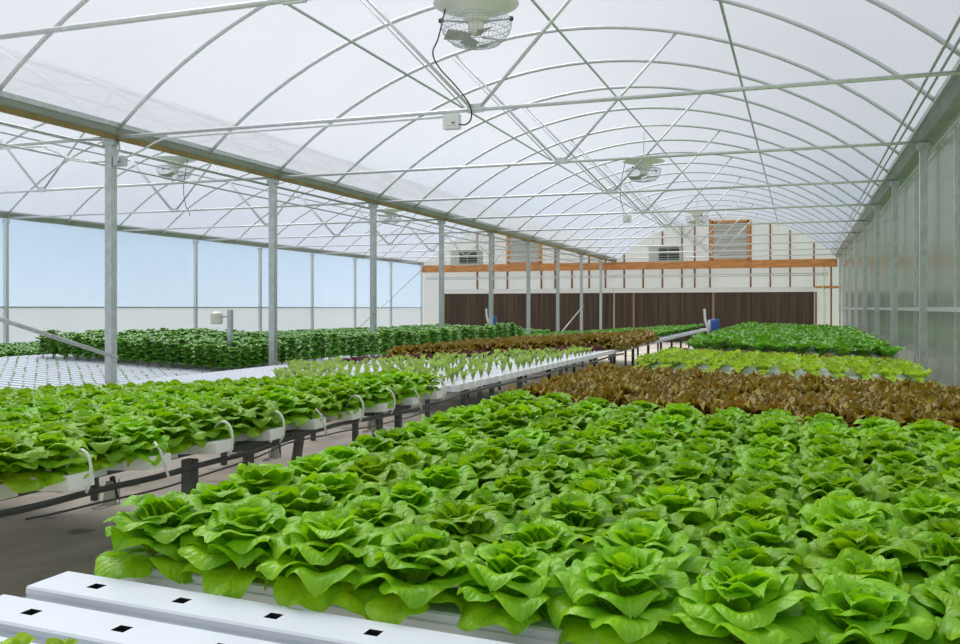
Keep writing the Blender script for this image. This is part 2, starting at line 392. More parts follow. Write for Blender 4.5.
CAMA=R(19.4)
def depth(x,y): return -x*math.sin(CAMA)+y*math.cos(CAMA)
def seen(x,y,m=.12):
    d=depth(x,y)
    if d<.5: return False
    t=(x*math.cos(CAMA)+y*math.sin(CAMA))/d
    return -.528-m < t < .528+m
def jit(a): return random.uniform(-a,a)
def bed(name, meshes, far, mats, spots, labelfn, cat, group, sc=(.9,1.1), stufflabel=None, limit=300, stuffname=None):
    """spots: (x, y, z, i_row, i_col); nearest `limit` are things of their own"""
    spots=[s for s in spots if seen(s[0],s[1])]
    spots.sort(key=lambda s: depth(s[0],s[1]))
    for s in spots[:limit]:
        lb,g=labelfn(s[3],s[4])
        o=inst(name,random.choice(meshes),(s[0]+jit(.012),s[1]+jit(.012),s[2]),random.uniform(0,6.28),random.uniform(*sc),ry=jit(.07),rx=jit(.07),label=lb,cat=cat)
        if g: o['group']=g
    rest=spots[limit:]
    if rest:
        merge(stuffname or name, far, [(x+jit(.012),y+jit(.012),z,random.uniform(0,6.28),random.uniform(*sc)) for (x,y,z,_,_) in rest], mats, label=stufflabel, cat=cat)

# green butterheads, right bed (rows run across)
RX=[-1.30+.2*i for i in range(12)]
gy=[1.63+.2*j for j in range(14)]
spots=[(x,y,zR(x),('R',j),i) for j,y in enumerate(gy) for i,x in enumerate(RX)]
lx=[-2.39-.2*i for i in range(27)]
ly=[2.02+.2*j for j in range(19)]
spots+=[(x,y,zL(x),('L',j),i) for j,y in enumerate(ly) for i,x in enumerate(lx)]
def gl(r,i):
    side,j=r
    if side=='R':
        if j==0 and i==0: return 'large green butterhead lettuce at the front left corner of the right bed',None
        if j==0: return 'green butterhead lettuce in the front row of the right bed, %s head from the aisle'%ordn(i),None
        if i==0: return 'green butterhead lettuce on the aisle edge of the right bed, %s row back'%ordn(j),None
        return 'bright green butterhead lettuce packed inside the large near right bed','butterhead lettuces filling the near right bed'
    if i==0: return 'green butterhead lettuce over the channel ends of the left bed, %s from the near end'%ordn(j),None
    return 'bright green butterhead lettuce packed inside the left bed across the aisle','butterhead lettuces filling the near left bed'
R_SP=[s for s in spots if s[3][0]=='R']; L_SP=[s for s in spots if s[3][0]=='L']
nr=len([s for s in R_SP if seen(s[0],s[1])])
bed('butterhead_lettuce',GBm,GBl,M['green'],R_SP,gl,'lettuce',None,sc=(.9,1.06))
bed('butterhead_lettuce',GBm,GBl,M['green'],L_SP,gl,'lettuce',None,sc=(.92,1.12),limit=300-nr,stufflabel='mass of green butterhead lettuces at the far side of the near left bed',stuffname='butterhead_lettuce_mass')

# brown lettuces: right bed behind the greens, and block on the left bench
by=[4.52+.2*j for j in range(10)]
sp=[(x,y,zR(x),('R',j),i) for j,y in enumerate(by) for i,x in enumerate(RX)]
fy=[12.15+.2*j for j in range(18)]
fx=[-2.5-.2*i for i in range(16)]
sp+=[(x,y,zL(x),('L',j),i) for j,y in enumerate(fy) for i,x in enumerate(fx)]
def bl(r,i):
    side,j=r
    if side=='R':
        if i==0: return 'brown frilly lettuce at the aisle edge of the near right bed, %s row'%ordn(j),None
        return 'brown frilly lettuce in the near brown band behind the green right bed','brown lettuces of the right bed'
    if i==0: return 'brown frilly lettuce on the aisle edge of the distant brown block, %s along'%ordn(j),None
    return 'brown frilly lettuce in the distant block on the left bench','brown lettuces on the left bench'
bed('brown_lettuce',FRm,FRl,M['brown'],[q for q in sp if q[3][0]=='R'],bl,'lettuce',None,sc=(1.15,1.35))
bed('brown_lettuce',FRm,FRl,M['brown'],[q for q in sp if q[3][0]=='L'],bl,'lettuce',None,sc=(1.45,1.75),limit=185,stufflabel='mass of brown lettuces at the back of the distant left block',stuffname='brown_lettuce_mass')
# small red seedlings in front of the distant brown block
sp=[(x,y,zL(x),j,i) for j,y in enumerate([11.05+.2*k for k in range(5)]) for i,x in enumerate([-2.5-.2*k for k in range(18)])]
bed('red_lettuce_seedling',RDm,RD,M['red'],sp,lambda j,i:('small dark red lettuce seedling in front of the distant brown block','red seedlings before the brown block'),'seedling',None,sc=(.9,1.2))
# romaine on the left bench
sp=[(x,y,zL(x),j,i) for j,y in enumerate([6.0+.2*k for k in range(25)]) for i,x in enumerate(lx) if random.random()<.72 and x>-3.9-(y-6.0)*.55]
def rl(j,i):
    if i==0: return 'pale young romaine at the aisle end of its left channel, %s channel behind the butterheads'%ordn(j),None
    return 'pale green young romaine in the white channels behind the left butterheads','young romaines on the left bench'
bed('young_romaine',RMm,RM,M['romaine'],sp,rl,'lettuce',None,sc=(.5,.85),stufflabel='mass of pale young romaines towards the post line and far rows',stuffname='young_romaine_mass')
# light lettuces on the right bench
sp=[(x,y,zR(x),j,i) for j,y in enumerate([6.62+.2*k for k in range(8)]) for i,x in enumerate(RX)]
bed('lettuce_seedling',LTsm,LTs,M['light'],sp,lambda j,i:('small light green lettuce seedling on white channels behind the near brown band','light seedlings on the right bench'),'seedling',None,sc=(.75,1.0))
sp=[(x,y,zR(x),j,i) for j,y in enumerate([8.2+.2*k for k in range(11)]) for i,x in enumerate(RX)]
bed('young_lettuce',LTm,LT,M['light'],sp,lambda j,i:('yellow-green young lettuce in the dense band between seedlings and dark lettuces','yellow-green band on the right bench'),'lettuce',None,sc=(1.1,1.35))
# thin band of low brown lettuces
sp=[(x,y,zR(x),j,i) for j,y in enumerate([10.5+.2*k for k in range(4)]) for i,x in enumerate(RX)]
bed('young_brown_lettuce',FRlm,FRl,M['brown'],sp,lambda j,i:('low young brown lettuce in the thin strip behind the yellow-green band','thin brown strip on the right bench'),'lettuce',None,sc=(.55,.68))
# dark green tall lettuces at the back of the right bench
sp=[(x,y,zR(x),j,i) for j,y in enumerate([11.4+.25*k for k in range(52)]) for i,x in enumerate([-1.2+.24*k for k in range(10)])]
bed('tall_green_lettuce',DKm,DK,M['dark'],sp,lambda j,i:('tall dark green leafy lettuce in the last block of the right bench','dark lettuces at the back right'),'lettuce',None,sc=(.9,1.15),stufflabel='mass of tall dark green lettuces at the far end of right bench',stuffname='tall_green_lettuce_mass')
# far green on the left bench
sp=[(x,y,zL(x),j,i) for j,y in enumerate([16.2+.26*k for k in range(36)]) for i,x in enumerate([-2.6-.24*k for k in range(21)]) if not (x<-5.6 and y<20)]
bed('leafy_lettuce',DKm,DK,M['dark'],sp,lambda j,i:('leafy green lettuce behind the distant brown block on the left bench','green lettuces behind the brown block'),'lettuce',None,sc=(.72,.9),stufflabel='mass of leafy green lettuces at the far end of left bench',stuffname='leafy_lettuce_mass')
# basil: left bay block and spaced rows by the posts
sp=[(x,y,zB(x),('B',j),i) for j,y in enumerate([11.9+.27*k for k in range(14)]) for i,x in enumerate([-8.35-.24*k for k in range(16)]) if not (j>6 and i%2)]
def zs(y): return zL
sp2=[(x,y,zL(x),('M',j),i) for j,y in enumerate([12.5+.5*k for k in range(15)]) for i,x in enumerate([-5.95-.40*k for k in range(5)])]
sp+=sp2
def bsl(r,i):
    if r[0]=='M': return 'bushy basil plant in the spaced rows with white channels showing between','basil in spaced rows left of the brown block'
    if r[1]==0: return 'tall basil plant in the front row facing the white trays, %s from the posts'%ordn(i),None
    return 'tall bushy basil plant within the thick basil block of the left bay','basil block in the left bay'
bed('basil_plant',BSm,BS,[M['basil'],M['stem']],sp,bsl,'basil',None,sc=(.95,1.15),stufflabel='mass of basil at the back of the left block',stuffname='basil_mass')
sp=[(x,y,zB(x),0,0) for y in [16.9+.3*k for k in range(48)] for x in [-8.4-.28*k for k in range(15)]]
sp+=[(x,y,zC(x),0,0) for y in [10.5+.28*k for k in range(76)] for x in [-13.5-.26*k for k in range(13)]]
merge('basil_mass',[basil(900+i,H=.20) for i in range(4)],[(x+jit(.04),y+jit(.05),z,random.uniform(0,6.28),random.uniform(.85,1.1)) for x,y,z,_,_ in sp if seen(x,y)],[M['basil'],M['stem']],label='low green mass of basil filling the distant left bay',cat='basil')
# seedlings in the left bay trays
sp=[(x,y,zB(x),j,i) for j,y in enumerate([7.2+.2*k for k in range(23)]) for i,x in enumerate([-8.35-.2*k for k in range(21)]) if random.random()<.8]
bed('tiny_seedling',TYm,TY,M['dark'],sp,lambda j,i:('tiny seedling in a hole of the bright white left bay channels','tiny seedlings in the left bay channels'),'seedling',None,sc=(.8,1.3),stufflabel='scatter of tiny seedlings in the far white channels',stuffname='tiny_seedling_mass')
# nearest seedlings in the bottom left corner
for k,x in enumerate([-1.06,-.99,-.92,-.85,-.78,-.71]):
    inst('lettuce_seedling',LTsm[k%4],(x-.09,1.09+.02*(k%2),zR(x)),k*1.3,.5,label='small green lettuce seedling at the bottom left corner, %s from the left'%ordn(k),cat='seedling')

# ------------------------------------------------------------------ channels
def channel_mesh(length, d, first, pitch, w=.112, h=.06, hs=.0135):
    """white hydroponic channel along local x, from 0 to d*length, square holes every pitch"""
    mb=MB(); hw=w/2
    prof=[(-hw,-h),(-hw,-.022),(-hw+.004,-.020),(-hw+.004,-.015),(-hw,-.013),(-hw,-.004),(-hw+.004,0),(-hs,0)]
    def ext(pts,mi=0):
        b=len(mb.v)
        for x in (0,d*length):
            for p in pts: mb.v.append((x,p[0],p[1]))

        n=len(pts)
        for i in range(n-1): mb.face((b+i,b+n+i,b+n+i+1,b+i+1) if d>0 else (b+i+1,b+n+i+1,b+n+i,b+i),mi)
    ext(prof); ext([(-p[0],p[1]) for p in prof][::-1]); ext([(hw,-h),(-hw,-h)])
    x=0; hx=first; last=0
    def strip(a,b_):
        b=len(mb.v); mb.v += [(d*a,-hs,0),(d*b_,-hs,0),(d*b_,hs,0),(d*a,hs,0)]; mb.face((b,b+1,b+2,b+3) if d>0 else (b+3,b+2,b+1,b),0)
    while hx<length-.05:
        strip(last,hx-hs)
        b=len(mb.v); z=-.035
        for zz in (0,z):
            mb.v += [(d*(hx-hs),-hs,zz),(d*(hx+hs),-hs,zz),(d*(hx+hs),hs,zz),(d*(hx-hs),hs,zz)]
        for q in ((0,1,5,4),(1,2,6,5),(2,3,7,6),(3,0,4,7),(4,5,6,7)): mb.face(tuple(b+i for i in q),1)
        last=hx+hs; hx+=pitch
    strip(last,length)
    for x in (0,d*length):
        b=len(mb.v); mb.v+=[(x,-hw,-h),(x,hw,-h),(x,hw,-.004),(x,hw-.004,0),(x,-hw+.004,0),(x,-hw,-.004)]; mb.face(tuple(range(b,b+6)))
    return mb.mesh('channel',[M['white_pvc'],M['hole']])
def cap_mesh(d, ext=.0, w=.1135, z0=-.0607):
    mb=MB(); hw=w/2; x0,x1=sorted((-d*.012-d*ext,d*.05))
    b=len(mb.v); z1=.0006; c=.004
    pr=[(-hw,z0),(hw,z0),(hw,z1-c),(hw-c,z1),(-hw+c,z1),(-hw,z1-c)]
    for x in (x0,x1):
        for p in pr: mb.v.append((x,p[0],p[1]))
    n=6
    for i in range(n): mb.face((b+i,b+(i+1)%n,b+n+(i+1)%n,b+n+i))
    mb.face(tuple(b+i for i in range(n))[::-1]); mb.face(tuple(b+n+i for i in range(n)))
    return mb.mesh('end_cap',[M['white_pvc2']])
capR=cap_mesh(1); capL=cap_mesh(-1,0,z0=-.0487); capLx=cap_mesh(-1,.065,z0=-.0487); 
tub=MB(); pts=[]
for k in range(13):
    a=PI*k/12; pts.append((.065-.052*math.cos(a),.012*math.sin(a),.002+.075*math.sin(a)))
pts+= [(.112,.0,-.03),(.085,.01,-.065)]
tub.tube(pts,.0055,8,0); tubm=tub.mesh('inlet_tube',[M['tube_w']])
tub2=MB(); tub2.tube([(.02,0,-.01),(.07,-.02,.05),(.10,-.03,.02),(.115,-.01,-.08)],.0055,8,0); tubm2=tub2.mesh('inlet_tube',[M['tube_w']])

chR=channel_mesh(2.42,1,.12,.2)
aR=math.atan(.033); aL=math.atan(.062); aB=math.atan(.045)
ysR=[1.11,1.27,1.43]+gy+by+[6.62+.2*k for k in range(92)]
for k,y in enumerate(ysR[:85]):
    x0=-1.42
    if k<3: lb=['empty white channel nearest the camera, lowest in the photo','empty white channel with square holes, middle of the three bare ones','empty white channel with square holes next to the front lettuces'][k]
    elif k<17: lb='white channel under the near green butterheads, %s channel from the front row'%ordn(k-3)
    elif k<27: lb='white channel under the near brown lettuces, %s from their front edge'%ordn(k-17)
    elif k<35: lb='white channel with light seedlings on the right bench, %s behind the brown band'%ordn(k-27)
    else: lb='white channel hidden under dense plants at the back of the right bench'
    o=inst('grow_channel',chR,(x0,y,zR(x0)),ry=aR,label=lb,cat='channel')
    if k>=35: o['group']='channels at the back of the right bench'
    if k<40 and k>2: inst('end_cap',capR,(0,0,0),parent=o)
# left bench channels
chL=channel_mesh(5.35,-1,.18,.2,h=.048)
ysL=ly+[6.0+.2*k for k in range(31)]
for k,y in enumerate(ysL):
    ext=(k%2==0); x0=-2.34 if ext or k>19 else -2.40
    if k<19: lb='white channel under the left butterheads, %s from the near end'%ordn(k)
    else: lb='white channel holding pale romaines on the left bench, %s behind the butterheads'%ordn(k-19)
    o=inst('grow_channel',chL,(x0,y,zL(x0)),ry=-aL,label=lb,cat='channel')
    if not seen(x0,y,.3) and not seen(-7,y): pass
    inst('end_cap',capLx if ext and k<20 else capL,(0,0,0),parent=o)
    if k<22 and ext: inst('inlet_tube',tubm if (k//2)%3!=2 or k>20 else tubm2,(.0 if ext and k<20 else -.05,0,0),sc=1 if k<20 else .7,parent=o)
mbm=[]
def chan_mass(name, x0, ys, zf, mesh_len, ang, lb, d=-1, w=.118):
    mb=MB()
    for y in ys:
        b=len(mb.v); mb.box(0,1,0,1,0,1)
        x1=x0+d*mesh_len; za,zb=zf(x0),zf(x1)
        mb.v[b:b+8]=[(x1,y-w/2,zb-.05),(x0,y-w/2,za-.05),(x0,y+w/2,za-.05),(x1,y+w/2,zb-.05),(x1,y-w/2,zb),(x0,y-w/2,za),(x0,y+w/2,za),(x1,y+w/2,zb)]
    mb.build(name,M['white_pvc'],label=lb,cat='channel',kind='stuff')
chan_mass('grow_channel_mass',-2.34,[12.2+.2*k for k in range(70)],zL,5.35,aL,'mass of white channels under the distant crops of the left bench')
chan_mass('grow_channel_mass',-1.42,[ysR[84]+.2+.2*k for k in range(35)],zR,2.42,aR,'mass of white channels at the far end of right bench',d=1)
chB=channel_mesh(4.3,-1,.2,.2)
ysB=[5.0+.2*k for k in range(60)]
for k,y in enumerate(ysB):
    if y<11.75: lb='bright white channel with tiny seedlings in the left bay, %s from the near side'%ordn(k)
    else: lb='white channel under the basil in the left bay, %s behind the open trays'%ordn(k-34)
    o=inst('grow_channel',chB,(-8.15,y,zB(-8.15)),ry=aB,label=lb,cat='channel')
chan_mass('grow_channel_mass',-8.15,[17.0+.2*k for k in range(70)],zB,4.3,aB,'mass of white channels behind the basil block of left bay')
chan_mass('grow_channel_mass',-13.35,[9.0+.2*k for k in range(115)],zC,3.4,0,'mass of white channels by the left outer wall')

# ------------------------------------------------------------------ bench frames
def bench(name, x_list, y0, y1, zf, lb, legs_y, cross=True, legx=None):
    root=empty(name,((x_list[0]+x_list[-1])/2,(y0+y1)/2,0),label=lb,cat='bench frame')
    ox,oy=root.location.x,root.location.y
    for x in x_list:
        MB().box(x-ox-.03,x-ox+.03,y0-oy,y1-oy,zf(x)-.115,zf(x)-.056).build('rail',M['leg'],root)
    n=0
    for x in (legx or x_list):
        for y in legs_y:
            if n>=95: break
            MB().box(x-ox-.022,x-ox+.022,y-oy-.022,y-oy+.022,0,zf(x)-.112).build('leg',M['leg'],root); n+=1
    return root
bench('bench_frame',[-1.30,-.5,.3,.9],.85,24.9,zR,'dark steel frame and legs carrying the right bench of channels',[1.5+1.85*k for k in range(13)])
bench('bench_frame',[-2.75,-3.8,-5.2,-6.6,-7.55],1.2,26,zL,'dark steel frame and legs carrying the left bench beside the aisle',[5.7+1.69*k for k in range(13)])
bench('bench_frame',[-8.3,-9.6,-11,-12.35],4.8,31,zB,'dark steel frame and legs carrying the open white trays of the left bay',[5.5+1.5*k for k in range(17)])
bench('bench_frame',[-13.45,-15,-16.6],8.8,32,zC,'dark steel frame and legs of the bench along left outer wall',[9.0+1.5*k for k in range(15)])
# extra short posts with T heads and slanted leg by the aisle
def tpost(x,y,lb,slant=0):
    r=empty('support_stake',(x,y,0),label=lb,cat='stake'); z=zL(-2.4)-.075
    MB().bar((slant,0,0),(0,0,z),.036,.036).build('stake',M['leg'],r)
    MB().box(-.03,.03,-.13,.13,z,z+.03).build('head_plate',M['leg'],r)
MB().box(-.024,.024,-.024,.024,0,zL(-2.4)-.06).build('support_stake',M['leg'],label='thick dark square leg at the aisle side of the left bed, nearest the camera',cat='stake').location=(-2.36,3.12,0)
tpost(-2.36,3.54,'dark stake with a flat head under the hose, just behind the nearest thick leg')
tpost(-2.36,3.99,'leaning grey stake holding the hose near the third looped tube',-.14)
tpost(-2.40,4.94,'thin dark stake left of the last thick leg of butterhead bed')
tpost(-2.36,5.17,'dark stake beside the last loop of the left butterhead bed')
tpost(-2.33,6.9,'dark stake under the romaine channels along the aisle')
# black hose along channel ends
mb=MB(); pts=[]
for k in range(130):
    y=1.5+.085*k; x=-2.285+.012*math.sin(k*.33)+.008*math.sin(k*.9); z=zL(-2.34)-.062+.008*math.sin(k*.21+1)-.012*abs(math.sin(k*.11))
    pts.append((x,y,z))
mb.tube(pts,.0115,8).build('irrigation_hose',M['black'],label='black irrigation hose running along the channel ends of the left bed',cat='hose')
mb=MB(); pts=[(p[0]+.02,p[1],p[2]-.012-.03*abs(math.sin(p[1]*1.7))) for p in pts[8:50]]
mb.tube(pts,.004,6).build('drip_line',M['black'],label='thin black line sagging below the thicker irrigation hose',cat='hose')
# small cloudy brackets under the hose
for k,y in enumerate([2.66,3.76,4.80]):
    z=zL(-2.4)-.068
    r=empty('hose_bracket',(-2.36,y,z),label='cloudy plastic cup in a wire frame under the left channels, %s from the near end'%ordn(k),cat='bracket')
    MB().tube([(.0,-.07,0),(0,-.075,-.13),(0,.075,-.13),(0,.07,0)],.004,6).tube([(-.05,-.07,-.13),(-.05,.07,-.13)],.004,6).tube([(0,-.075,-.13),(-.05,-.07,-.13)],.004,6).tube([(0,.075,-.13),(-.05,.07,-.13)],.004,6).build('wire_frame',M['wire'],r)
    MB().lathe([(.0,-.12),(.036,-.12),(.022,-.03),(.018,0),(.0,0)],16).build('cup',M['clear'],r)
    MB().bar((.0,.05,-.10),(.0,.02,.02),.02,.02).build('strap',M['black'],r)
    r.scale=(.7,.7,.7)

# ------------------------------------------------------------------ the house
A=7.9; B=1.51; CX=-17.3; GZ=EYE+2.07; SP=3.6; Y0=8.93
XC=(B-A)/2; HW=(A+B)/2; XC2=(-A+CX)/2; RISE=1.87
YB=-6.0; YE=40.8
def arch_z(dx,hw=HW,rise=RISE):
    rho=(hw*hw+rise*rise)/(2*rise); return GZ+rise-(rho-math.sqrt(rho*rho-dx*dx))
def st(o): o['kind']='structure'; return o
mb=MB().box(CX,B+.02,YB,YE,-.1,0); st(mb.build('floor',M['floor']))
mb=MB(); mb.v=[(B+1.2,-300,-.12),(400,-300,-.12),(400,500,-.12),(B+1.2,500,-.12)]; mb.face((0,1,2,3)); st(mb.build('ground',M['grass']))
mb=MB(); mb.v=[(-400,-300,-.12),(B+1.2,-300,-.12),(B+1.2,500,-.12),(-400,500,-.12)]; mb.face((0,1,2,3)); st(mb.build('ground',M['pale_ground']))
def roof(xc,name):
    mb=MB(); n=40
    for k in range(n+1):
        dx=-HW+2*HW*k/n; z=arch_z(dx)+.035
        mb.v += [(xc+dx,YB,z),(xc+dx,YE,z)]
    for k in range(n): mb.face((2*k,2*k+2,2*k+3,2*k+1),0,True)
    return st(mb.build(name,M['roof']))
roof(XC,'ceiling'); roof(XC2,'ceiling')
# side walls
def plane_yz(x,y0,y1,z0,z1,m,name,t=.012):
    return st(MB().box(x-t/2,x+t/2,y0,y1,z0,z1).build(name,m))
RAILZ=EYE+.015
plane_yz(CX-.06,YB,YE,RAILZ,GZ+.05,M['sidefilm'],'wall_left')
plane_yz(CX-.06,YB,YE,0,RAILZ,M['sidelow'],'wall_left')
plane_yz(B+.07,YB,YE,0,GZ+.02,M['polywall'],'wall_right')
def gable(y,m,name):
    mb=MB()
    for xc in (XC,XC2):
        n=24; b=len(mb.v)
        for k in range(n+1):
            dx=-HW+2*HW*k/n; mb.v += [(xc+dx,y,0),(xc+dx,y,arch_z(dx)+.03),(xc+dx,y+.03,0),(xc+dx,y+.03,arch_z(dx)+.03)]
        for k in range(n):
            a=b+4*k; mb.face((a,a+4,a+5,a+1)); mb.face((a+2,a+3,a+7,a+6))
    return st(mb.build(name,m))
gable(YE-.05,M['endpanel'],'wall_far'); gable(YB,M['endpanel'],'wall_near')

# posts
def post(x,y,w,lb,cat='post',m='galv',top=GZ,brk=True):
    r=empty('support_post',(x,y,0),label=lb,cat=cat)
    MB().box(-w/2,w/2,-w/2,w/2,0,top-.06).build('post',M[m],r)
    if brk:
        MB().box(-w*.8,w*.8,-w*.6,w*.6,top-.10,top-.01).build('bracket',M[m],r)
        b=MB()
        for sx in (-1,1): b.lathe([(0,.0),(.012,0),(.012,.012),(0,.012)],8,(sx*w*.3,-w*.6-.002,top-.05),axis='z')
        b.build('bolt',M['galv_l'],r)
    return r
ymid=[Y0+SP*k for k in range(-3,9)]
vis=0
for k,y in enumerate(ymid):
    if y<8: lb='galvanised post of the middle row near the camera side, %s from the back'%ordn(k); 
    else: lb='galvanised post between the two bays, %s post from the left of the photo'%ordn(k-3)
    if y>=8: post(-A,y,.098,lb)
yr=[1.528*A+SP*k-.0 for k in range(-3,9)]
yr=[Y0+SP*k for k in range(-3,9)]
for k,y in enumerate(yr):
    if y>11: post(B-.06,y,.085,'galvanised post along the right wall, %s from the right edge'%ordn(k-4))
yl=[16.12+3.48*k for k in range(8)]
for k,y in enumerate(yl):
    post(CX+.05,y,.085,'pale slim post along the left outer wall, %s from the left edge'%ordn(k),m='galv_l',top=GZ-.02)
# slimmer in-between uprights on the left wall are the far ones only; wall rails
MB().box(-.02,.02,YB,YE-.2,-.02,.02).build('wall_rail',M['galv'],label='thin horizontal rail along the left outer wall at eye height',cat='rail').location=(CX,0,RAILZ)
MB().box(-.03,.03,5,YE-.2,-.025,.025).build('wall_rail',M['galv_l'],label='pale horizontal rail along the right wall at eye height',cat='rail').location=(B+.0,0,RAILZ-.03)
for k,y in enumerate([Y0+SP*(j+.5) for j in range(0,8)]):
    MB().box(-.015,.015,-.02,.02,0,GZ-.15).build('wall_mullion',M['galv'],label='thin upright between two posts of the right wall, %s from the right edge'%ordn(k),cat='upright').location=(B+.04,y,0)

# gutters
def gutter(x, lb, y0=YB, w=.26, yellow=True, side=None):
    r=empty('gutter',(x,0,GZ),label=lb,cat='gutter')
    hw=w/2; mb=MB()
    prof=[(-hw,.13),(-hw*.9,.11),(-hw*.55,0.0),(hw*.55,0.0),(hw*.9,.11),(hw,.13)]
    prof2=[(p[0]*.93,p[1]+.008) for p in prof][::-1]
    pr=prof+prof2; n=len(pr)
    for y in (y0,YE-.1):
        for p in pr: mb.v.append((p[0],y,p[1]))
    for i in range(n): mb.face((i,(i+1)%n,n+(i+1)%n,n+i))
    mb.build('trough',M['gutter'],r)
    MB().box(hw*.9,hw*1.1,y0,YE-.1,.11,.17).box(-hw*1.1,-hw*.9,y0,YE-.1,.11,.17).build('film_lock',M['galv'],r)
    if yellow:
        MB().box(hw*.58,hw*.58+.03,y0,YE-.1,-.035,.025).build('yellow_strip',M['yellow'],r)
    return r
gutter(-A,'long gutter over the middle posts with a yellow strip along its edge')
gutter(CX,'pale gutter along the top of the left outer wall',yellow=False,w=.2)
r=gutter(B+.02,'grey green gutter above the right wall posts',yellow=False,w=.34)
MB().box(-.02,.0,YB,YE-.1,.03,.30).build('fascia_board',M['white_metal'],r).location=(.05,0,0)

# arches: every 1.82 m
def arch(xc,y,lb,r=.024,grp=None):
    pts=[]; n=28
    for k in range(n+1):
        dx=-HW*.985+2*HW*.985*k/n; pts.append((dx,0,arch_z(dx)-.0))
    o=MB().tube(pts,r,8,0).build('roof_arch',M['galv_l']); o.location=(xc,y,0); tag(o,lb,'roof arch',grp); return o
a0=None; yar=[Y0-SP*1.5+SP/2*k for k in range(22)]
yar=[y for y in yar if y<YE-.3]
for xc,nm in ((XC,'main bay'),(XC2,'left bay')):
    for k,y in enumerate(yar):
        lb='curved tubular roof arch of the %s, %s from the camera'%(nm,ordn(k))
        if a0 is None: a0=arch(xc,y,lb)
        else:
            o=a0.copy(); C.objects.link(o); o.location=(xc,y,0); o['label']=lb
# purlins
for xc,nm in ((XC,'main bay'),(XC2,'left bay')):
    for dx,wh in ((-2.34,'left'),(0,'ridge'),(2.34,'right')):
        MB().tube([(0,YB,0),(0,YE-.1,0)],.019,8).build('purlin',M['galv'],label='straight tube running lengthwise under the %s roof, %s one'%(nm,wh),cat='purlin').location=(xc+dx,0,arch_z(dx)-.045)
for k,(x,z) in enumerate(((B-.36,GZ+.14),(B-.25,GZ+.18))):
    MB().tube([(0,YB,0),(0,YE-.3,0)],.014,8).build('eave_pipe',M['galv'],label='%s of two thin pipes running beneath the right eave'%('inner','outer')[k],cat='pipe').location=(x,0,z)
MB().tube([(0,YB,0),(0,YE-.3,0)],.02,8).build('post_pipe',M['galv'],label='pipe running along just left of the middle post tops',cat='pipe').location=(-A-.30,0,GZ-.06)
MB().tube([(0,YB,0),(0,YE-.3,0)],.014,8).build('post_pipe',M['galv'],label='thinner pipe running lengthwise inside the left bay',cat='pipe').location=(-A-1.2,0,GZ-.09)
MB().tube([(0,5,0),(0,YE-.3,0)],.014,8).build('wall_pipe',M['galv'],label='thin pipe below the right wall gutter',cat='pipe').location=(B+.01,0,GZ-.16)

# trusses
def truss(xc,y,lb):
    r=empty('roof_truss',(xc,y,GZ),label=lb,cat='truss')
    MB().tube([(-HW+.08,0,-.0),(HW-.08,0,0)],.021,8).build('chord',M['galv_l'],r)
    zz=arch_z(1.6)-GZ-.02
    MB().tube([(.06,0,.03),(1.6,0,zz)],.018,8).build('strut',M['galv_l'],r)
    MB().tube([(-.06,0,.03),(-1.6,0,zz)],.018,8).build('strut',M['galv_l'],r)
    MB().tube([(-.13,.05,.03),(-1.68,.05,zz-.01)],.008,6).build('conduit',M['galv_l'],r)
    MB().box(-.09,.09,-.012,.012,-.03,.06).build('gusset',M['galv_l'],r)
    return r
t0=None
for xc,nm in ((XC,'main bay'),(XC2,'left bay')):
    for k in range(-1,9):
        y=Y0+SP*k
        if y>YE-.4: continue
        lb='cross tube with V struts under the %s roof, %s truss from the camera'%(nm,ordn(k+1))
        if t0 is None: t0=truss(xc,y,lb)
        else:
            o=copy_tree(t0); o.location=(xc,y,GZ); o['label']=lb

# braces
def brace(a,b,lb,r=.02,m='galv'):
    a=Vector(a); b=Vector(b)
    MB().tube([(0,0,0),tuple(b-a)],r,8).build('diagonal_brace',M[m],label=lb,cat='brace').location=a
brace((-A+.09,Y0-.0,EYE-.60),(-A+.09,Y0-SP,EYE+.42),'slanted tube rising left from the nearest middle post',.024)
brace((-A+.08,Y0+SP*6-.0,EYE-.9),(-A+.08,Y0+SP*7,EYE+.1),'slanted tube low between two distant middle posts')
brace((CX+.12,yl[5],EYE-.9),(CX+.12,YE-.3,EYE+1.9),'long diagonal brace at the far end of left outer wall')

